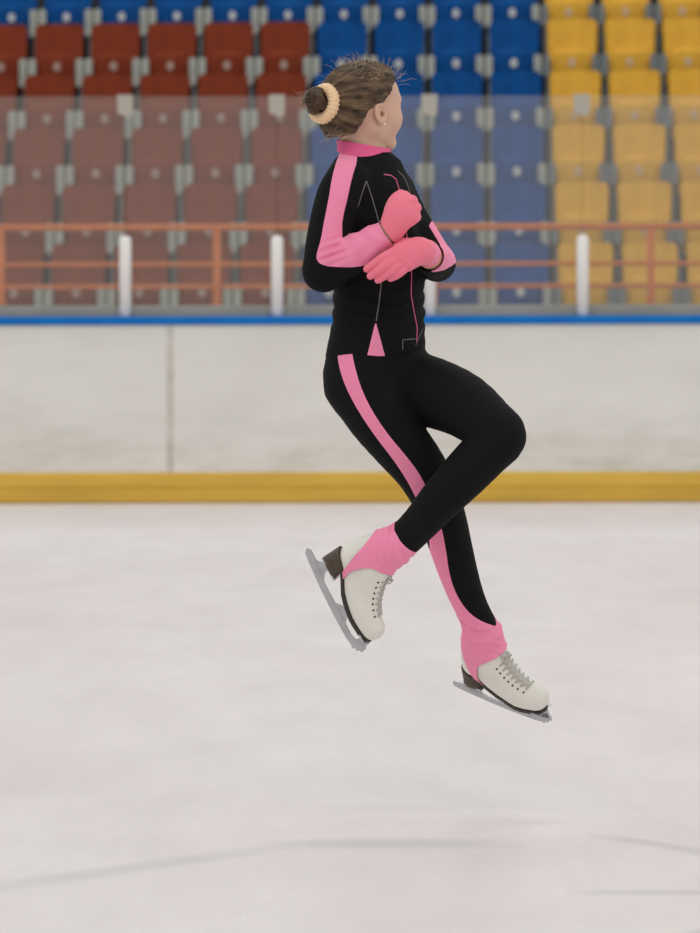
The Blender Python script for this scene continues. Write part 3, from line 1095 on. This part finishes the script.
# ---- leggings
def f_legg(P):
    return f_legs(P) - .0028
llo, lhi = at(312, 668, -.27), at(540, 338, .17)
V, T = nets(f_legg, llo, lhi, .0036)
px, py = cols(V)
V, T = clip_tri(V, T, py - 343)
dl, dr = c_ll(V), c_rl(V)
q = footL.loc(V) / PX
V, T = clip_tri(V, T, np.maximum(q[:, 2] - (93 + .19 * (q[:, 0] - 28)), np.where(q[:, 1] * q[:, 1] < 1e9, np.where(dl < dr, -1e3, 1e3), 1)) * PX)
dl, dr = c_ll(V), c_rl(V)
q = footR.loc(V) / PX
V, T = clip_tri(V, T, np.where(dr < dl, q[:, 2] - 92, 1e3) * PX)
px, py = cols(V)
dl, dr = c_ll(V), c_rl(V)
P_STRIPE = [(336.5, 340), (351.5, 340), (352, 357), (362, 393), (382, 428), (415, 467), (426, 487), (438, 515), (445, 546), (449, 578), (459, 602), (474, 619), (499, 628.5), (520, 628), (520, 690), (440, 690), (424, 560),
            (430, 550), (427, 530), (417, 500), (400, 469), (369, 429), (348, 394), (338, 366)]
s_str = np.minimum(poly_sd(px, py, chaikin(P_STRIPE)) * PX, dl - dr)
s_str = np.minimum(s_str, -V[:, 1] + np.interp(py, [340, 400, 480, 560, 600, 640], [-.02, -.03, -.02, .0, .03, .2]))
split(V, T, [s_str], ['side_stripe'], [M['pink']], ['pink stripe down the outer side of the straight leg'], 'leggings', M['black'], 'tight black leggings')

# ---- gloves
for nm, palm, fing, ca, cb in (('glove', palm_r, fing_r, at(368, 245, -.178), at(388, 231.5, -.188)), ('glove', palm_l, fing_l, at(434, 260, -.05), at(428.5, 255, -.145))):
    arm = c_ra2 if palm is palm_r else c_la2
    def f_gl(P):
        return smin(f_hand(P, palm, fing), arm(P), .006) - .0012
    los = np.min([c.lo for c in palm + fing], 0) - .015
    his = np.max([c.hi for c in palm + fing], 0) + .015
    V, T = nets(f_gl, los, his, .0022)
    V, T = clip_tri(V, T, axis_cut(V, ca, cb))
    o = cloth(nm, V, T, M['glove'], thick=.0012, label='coral pink knit glove')

# ---- hair
c0, c1 = HC - .15, HC + .15
V, T = nets(f_hair, c0, c1, .0024)
V, T = clip_tri(V, T, hairline(to_head(V)))
hair = cloth('hair', V, T, M['hair'], thick=.001, label='brown hair plaited back into a bun')

def head_pt(x, y, z):
    return HC + HF * x + HL * y + HU * z
# bun: coiled twists of hair
BA = np.array((-.985, -.02, .05))
BA /= np.linalg.norm(BA)
def bun_field(P):
    Q = to_head(P) - np.array((-.146, -.004, .021))
    r = np.sqrt((Q ** 2).sum(1)) + 1e-6
    ang = np.arctan2(Q[:, 1], Q[:, 2])
    tw = np.sin(ang * 3 + Q[:, 0] * 120) * .0048 + np.sin(ang * 11 + Q[:, 0] * 240) * .0009
    return ell(Q, (0, 0, 0), (.027, .032, .032)) - tw
V, T = nets(bun_field, head_pt(-.146, 0, .021) - .055, head_pt(-.146, 0, .021) + .055, .0022)
cloth('hair_bun', V, T, M['bunhair'], thick=0, label='dark coiled hair bun')
# scrunchie: ribbed ring of gathered cloth round the bun
v, f = [], []
nu, nv = 104, 14
ctr = head_pt(-.119, -.002, .014)
ax = HF * -.97 + HU * .16 + HL * -.12
ax /= np.linalg.norm(ax)
e1 = np.cross(ax, HL)
e1 /= np.linalg.norm(e1)
e2 = np.cross(ax, e1)
for i in range(nu):
    a = 2 * math.pi * i / nu
    rib = 1 + .10 * math.sin(a * 26) + .03 * math.sin(a * 7)
    for j in range(nv):
        b_ = 2 * math.pi * j / nv
        R = .0365 + .0142 * rib * math.cos(b_)
        v.append(ctr + (e1 * math.cos(a) + e2 * math.sin(a)) * R + ax * (.0155 * rib * math.sin(b_)) - ORG)
for i in range(nu):
    for j in range(nv):
        f.append((i * nv + j, i * nv + (j + 1) % nv, ((i + 1) % nu) * nv + (j + 1) % nv, ((i + 1) % nu) * nv + j))
o = link('scrunchie', mesh_from('scrunchie', v, f), M['scrunchie'], person, True)
o['label'] = 'cream ribbed scrunchie round the bun'
# loose fine hairs
hv, hf = [], []
def add_hair(p0, d0, ln, curl, r=.0004):
    pts = []
    p, d = np.array(p0, float), np.array(d0, float)
    nst = 7
    for i in range(nst):
        pts.append(p - ORG)
        d = d + curl * (i / nst) + np.random.normal(0, .12, 3)
        d /= np.linalg.norm(d)
        p = p + d * ln / nst
    me = tube_mesh('t', pts, [r * (1 - .5 * i / nst) for i in range(nst)], 3)
    k = len(hv)
    hv.extend([tuple(q.co) for q in me.vertices])
    hf.extend([tuple(k + x for x in q.vertices) for q in me.polygons])
    bpy.data.meshes.remove(me)
for i in range(220):
    x = random.uniform(-.06, .085)
    a = random.uniform(-1.1, 1.1)
    q = head_pt(x, .075 * math.sin(a), .022 + .095 * math.cos(a) * (1 - .3 * abs(x) / .09))
    out = (HU * math.cos(a) + HL * math.sin(a)) + HF * random.uniform(-.7, .9)
    add_hair(q, out, random.uniform(.018, .05), -HF * random.uniform(-.3, .9) - HU * .25)
for i in range(40):
    q = head_pt(random.uniform(-.098, -.07), random.uniform(-.05, .03), random.uniform(-.068, -.03))
    add_hair(q, -HF * random.uniform(.4, 1) - HU * random.uniform(.1, 1.0), random.uniform(.02, .055), HF * .1 + HL * random.uniform(-.4, .4), .0004)
for i in range(26):
    q = head_pt(-.165 + random.uniform(-.01, .01), random.uniform(-.02, .02), .02 + random.uniform(-.025, .025))
    add_hair(q, -HF + HU * random.uniform(-.9, .9) + HL * random.uniform(-.5, .5), random.uniform(.015, .035), HU * random.uniform(-.5, .5), .0004)
o = link('flyaway_hair', mesh_from('flyaway_hair', hv, hf), M['fly'], person)
o['kind'] = 'stuff'
# eyes, mouth, earring
for s in (-1, 1):
    bm = bmesh.new()
    bmesh.ops.create_uvsphere(bm, u_segments=16, v_segments=10, radius=.0115)
    me = bm_mesh('eye', bm)
    o = link('eye', me, M['eye'], person, True)
    o.location = head_pt(.0795, .030 * s, .003) - ORG
bm = bmesh.new()
bmesh.ops.create_uvsphere(bm, u_segments=16, v_segments=8, radius=1)
me = bm_mesh('lips', bm)
R3 = Matrix(((HF[0], HL[0], HU[0]), (HF[1], HL[1], HU[1]), (HF[2], HL[2], HU[2]))).to_4x4()
me.transform(R3 @ Matrix.Diagonal((.0105, .0195, .0075, 1)))
o = link('lips', me, M['lip'], person, True)
o.location = head_pt(.0928, 0, -.054) - ORG
for s in (-1, 1):
    bm = bmesh.new()
    bmesh.ops.create_icosphere(bm, subdivisions=2, radius=.0026)
    o = link('earring', bm_mesh('earring', bm), M['gem'], person, True)
    o.location = head_pt(.008, .080 * s, -.041) - ORG

# ---- seams, zip and pocket trim laid on the jacket
def on_surface(f, p, d, start=.25, n=40):
    p, d = np.array(p, float), np.array(d, float)
    p = p - d * start
    for _ in range(n):
        p = p + d * (np.clip(f(p), -.02, .02) * .8)[:, None]
    return p
def f_jt(P):
    return torso(P, .0048) - jacket_off(P)
def seam(name, pts, r, m, f=f_jt, label=None):
    out = []
    for (x0, y0), (x1, y1) in zip(pts, pts[1:]):
        for t in np.linspace(0, 1, 6, endpoint=False):
            out.append((x0 + (x1 - x0) * t, y0 + (y1 - y0) * t))
    out.append(pts[-1])
    a = np.array([at(x, y, 0) for x, y in out])
    d = np.array([at(x, y, 1) for x, y in out]) - a
    d /= np.linalg.norm(d, axis=1)[:, None]
    P3 = on_surface(f, a, d) - ORG
    o = link(name, tube_mesh(name, P3, r, 6), m, person, True)
    if label:
        o['label'] = label
seam('piping', [(398, 171), (404, 177), (408, 186), (411, 195)], .0013, M['piping'])
def f_js(P):
    return smin(torso(P, .0048), c_ra1(P), .022) - jacket_off(P)
seam('piping', [(358, 207), (362, 194), (366.5, 181)], .0016, M['piping'], f_js)
seam('piping', [(366.5, 181), (371, 194), (376, 211), (380, 226)], .0016, M['piping'], f_js)
seam('piping', [(380, 226), (381, 240), (381.5, 262), (381, 285), (379, 303), (376, 321)], .0016, M['piping'])
seam('zip', [(384, 174.5), (391, 175.5), (396, 179), (399, 188), (402, 205), (406, 230), (410, 255), (411.5, 275), (411, 295), (414, 312), (417, 328), (416.5, 342)], .0016, M['zip'], label='pink zip down the jacket front')
seam('pocket_trim', [(402.5, 350), (402.5, 340), (415, 339)], .0012, M['piping'])
seam('pocket_trim', [(415.5, 346), (420, 335), (422.5, 329)], .0010, M['piping'])

# ---- stirrup cuffs: pink cloth drawn over the boot and under its arch
BACK = [(38, 18), (37.2, 23), (31, 40), (27, 48), (21, 66), (10, 84), (-6, 100)]
FRONT = [(42, 18), (41.5, 26), (38, 38), (41, 54), (46, 62), (54, 66), (64, 71), (80, 84), (96, 106)]
P_SOCK = FRONT + BACK[::-1]
for foot, leg in ((footL, c_ll), (footR, c_rl)):
    def f_sock(P):
        q = foot.loc(P)
        d = smin(f_boot(q), leg(P), .014) - .0042
        return d - .0011 * np.sin(q[:, 2] * 330 + q[:, 0] * 150 + 2.5 * np.sin(q[:, 1] * 60 + q[:, 0] * 50)) * np.clip((q[:, 2] - .13) / .04, 0, 1)
    cen = foot.o + foot.s * .105 + foot.n * .16
    V, T = nets(f_sock, cen - .15, cen + .15, .003)
    q = foot.loc(V) / PX
    V, T = clip_tri(V, T, poly_sd(q[:, 0], q[:, 2], chaikin(P_SOCK, 1)))
    q = foot.loc(V) / PX
    top = (96.5 + .19 * (q[:, 0] - 28)) if foot is footL else 97 + 0 * q[:, 0]
    V, T = clip_tri(V, T, top - q[:, 2])
    cloth('ankle_cuff', V, T, M['pink'], label='pink stirrup cuff stretched over the skate boot')

# ---- skates
V, T = nets(f_boot, (-.01, -.075, .02), (.31, .075, .235), .003)
boot_me = fast_mesh('ice_skate', V, T)
boot_me.materials.append(M['boot'])
# sole welt: thin dark band under the upper, following the outline of the boot
def half_width(u, v):
    w = np.linspace(0, .06, 61)
    Q = np.stack((np.full(61, u), w, np.full(61, v)), 1)
    s = f_boot(Q)
    ins = np.nonzero(s < 0)[0]
    return w[ins[-1]] if len(ins) else 0.0
def sole_mesh():
    us = np.concatenate([np.linspace(33, 98, 26), np.linspace(99.5, 109.5, 10)]) * PX
    v, f = [], []
    for u in us:
        z = float(sole_z(u))
        hw = half_width(u, z + .006) + .0012
        hw = max(hw, .004)
        for zz in (z - .0065, z + .0025):
            v.append((u, -hw, zz))
            v.append((u, hw, zz))
    n = len(us)
    for i in range(n - 1):
        a, b_ = i * 4, i * 4 + 4
        f += [(a, a + 1, b_ + 1, b_), (a + 2, b_ + 2, b_ + 3, a + 3), (a, b_, b_ + 2, a + 2), (a + 1, a + 3, b_ + 3, b_ + 1)]
    f += [(0, 2, 3, 1), ((n - 1) * 4, (n - 1) * 4 + 1, (n - 1) * 4 + 3, (n - 1) * 4 + 2)]
    return mesh_from('sole', v, f)
sole_me = sole_mesh()
sole_me.materials.append(M['sole'])
def heel_mesh():
    v, f = [], []
    for lay in range(2):
        for k in range(20):
            a = 2 * math.pi * k / 20
            cx, hx, hw = ((24.5, 12.5, 12.0), (26.5, 12.5, 11.0))[lay]
            ca, sa = math.cos(a), math.sin(a)
            sx = max(min(ca * 1.25, 0.86), -1.25) if ca > 0 else ca
            u = (cx + hx * sx) * PX
            zt = float(sole_z(u)) + .003 if lay == 0 else 16.5 * PX
            v.append((u, hw * PX * sa, zt))
    for k in range(20):
        f.append((k, (k + 1) % 20, 20 + (k + 1) % 20, 20 + k))
    f.append(tuple(range(20))[::-1])
    f.append(tuple(range(20, 40)))
    return mesh_from('heel', v, f)
heel_me = heel_mesh()
heel_me.materials.append(M['heel'])
def blade_mesh():
    bm = bmesh.new()
    t = .0024
    def P(pts, th=t):
        prism_bm(bm, [(a * PX, (b_ - (.045 * a * (1 - max(b_, 0) / 14)  if b_ < 12 else 0)) * PX) for a, b_ in pts], -th, th)
    # runner with rocker, curled tail and toe pick
    P([(0, 3), (2, 1), (12, 0), (40, -1.2), (70, -1.2), (96, 0), (104, 1.2), (107, .4), (108.5, 3), (111, 2.4), (112.5, 5.2), (115, 5.5), (114, 9.5), (110, 11.5), (105, 9), (100, 6), (94, 4.6), (82, 4.6), (76, 6), (66, 6.5), (60, 4.8), (40, 4.4), (32, 5), (24, 7), (8, 7.6), (2, 7.5), (-1, 5)])
    # rear stanchion
    P([(12, 6), (36, 4), (29, 9), (27, 16.2), (18, 16.2), (18, 11)])
    # front stanchion
    P([(58, 3.6), (84, 3.6), (78, 8), (76, 14), (66, 14), (66, 10)])
    # toe stanchion
    P([(100, 5), (113, 7), (110.5, 14.2), (104, 14.2)])
    # mounting plates
    bm2 = [(14, 39, 15.6, 17.2, 9.5), (64, 108, 11.9, 13.4, 11)]
    for u0, u1, z0, z1, hw in bm2:
        box_bm(bm, u0 * PX, u1 * PX, -hw * PX, hw * PX, z0 * PX, z1 * PX)
    return bm_mesh('blade', bm)
blade_me = blade_mesh()
blade_me.materials.append(M['blade'])
def boot_hit(u, w, v0):
    """drop onto the boot from above the instep"""
    d = np.array([(-.55, 0, -.83)])
    return on_surface(f_boot, np.array([(u, w, v0)]) * PX, d, .10)[0]
LACE_T = [(60, 56), (64, 52), (68.5, 48), (73, 44.5), (77.5, 41), (82.5, 37.5), (88, 34)]
rows = []
for i, (u, v_) in enumerate(LACE_T):
    hw = 10.5 - .6 * i
    rows.append((boot_hit(u, -hw, v_), boot_hit(u, hw, v_), boot_hit(u, -hw * .45, v_), boot_hit(u, hw * .45, v_)))
lace_parts = []
up = np.array((.5, 0, .86)) * .002
for i, (a, b_, a2, b2) in enumerate(rows):
    lace_parts.append(tube_mesh('lace', [a, a2 + up, b2 + up, b_], .0021, 6))
    if i + 1 < len(rows):
        c, d, c2, d2 = rows[i + 1]
        lace_parts.append(tube_mesh('lace', [a, (a2 + c2) / 2 * .5 + (a2 + d2) / 4 + up * 2, d2 + up, d], .0021, 6))
        lace_parts.append(tube_mesh('lace', [b_, (b2 + d2) / 2 * .5 + (b2 + c2) / 4 + up * 2, c2 + up, c], .0021, 6))
# bow tucked at the top of the lacing
a, b_ = rows[0][2], rows[0][3]
top = (a + b_) / 2
for sgn in (-1, 1):
    loop = [top + up * 2 + np.array((.012 * math.sin(t) * .6, sgn * (.016 * math.sin(t / 2 + .2)), .004 * math.sin(2 * t) + .004)) for t in np.linspace(0, 2 * math.pi, 14)]
    lace_parts.append(tube_mesh('lace', loop, .0018, 6))
def join(name, mes, m):
    v, f = [], []
    for me in mes:
        k = len(v)
        v += [tuple(x.co) for x in me.vertices]
        f += [tuple(k + i for i in q.vertices) for q in me.polygons]
        bpy.data.meshes.remove(me)
    me = mesh_from(name, v, f)
    me.materials.append(m)
    me.polygons.foreach_set('use_smooth', [True] * len(me.polygons))
    return me
lace_me = join('laces', lace_parts, M['lace'])
# tongue showing between the eyelet flaps
tv, tf = [], []
TT = [(50, 66)] + LACE_T
for u, v_ in TT:
    for w in (-5, -2.5, 0, 2.5, 5):
        tv.append(boot_hit(u, w, v_) + up * .55 + np.array((0, 0, .0006)) * (5 - abs(w)))
for i in range(len(TT) - 1):
    for k in range(4):
        a = i * 5 + k
        tf.append((a, a + 1, a + 6, a + 5))
tongue_me = mesh_from('tongue', tv, tf)
tongue_me.materials.append(M['lace'])
eye_me = mesh_from('eyelet', [((.0026 * math.cos(2 * math.pi * k / 10)), .0026 * math.sin(2 * math.pi * k / 10), z) for z in (-.001, .0012) for k in range(10)],
                   [tuple(range(10, 20))] + [(k, (k + 1) % 10, 10 + (k + 1) % 10, 10 + k) for k in range(10)])
eye_me.materials.append(M['eyelet'])
def surf_normal(p):
    e = 5e-4
    g = np.array([float(f_boot((p + np.eye(3)[i] * e)[None])[0] - f_boot((p - np.eye(3)[i] * e)[None])[0]) for i in range(3)])
    return Vector(g / (np.linalg.norm(g) + 1e-9))
eyelets = []
for i, (u, v_) in enumerate(LACE_T):
    for sgn in (-1, 1):
        p = boot_hit(u, sgn * (13.0 - .55 * i), v_)
        eyelets.append((p, surf_normal(p)))
for foot, lb in ((footL, 'off-white laced figure skate on the raised foot, toe down'), (footR, 'off-white laced figure skate on the lower foot')):
    b = link('ice_skate', boot_me, None, person)
    b.matrix_local = foot.matrix(ORG)
    b['label'] = lb
    link('sole', sole_me, None, b)
    link('heel', heel_me, None, b, False)
    o = link('blade', blade_me, None, b)
    o['label'] = 'steel skate blade with toe pick'
    link('tongue', tongue_me, None, b, True)
    link('laces', lace_me, None, b)
    for p, nrm in eyelets:
        e = link('eyelet', eye_me, None, b)
        e.location = p
        e.rotation_euler = nrm.to_track_quat('Z', 'Y').to_euler()
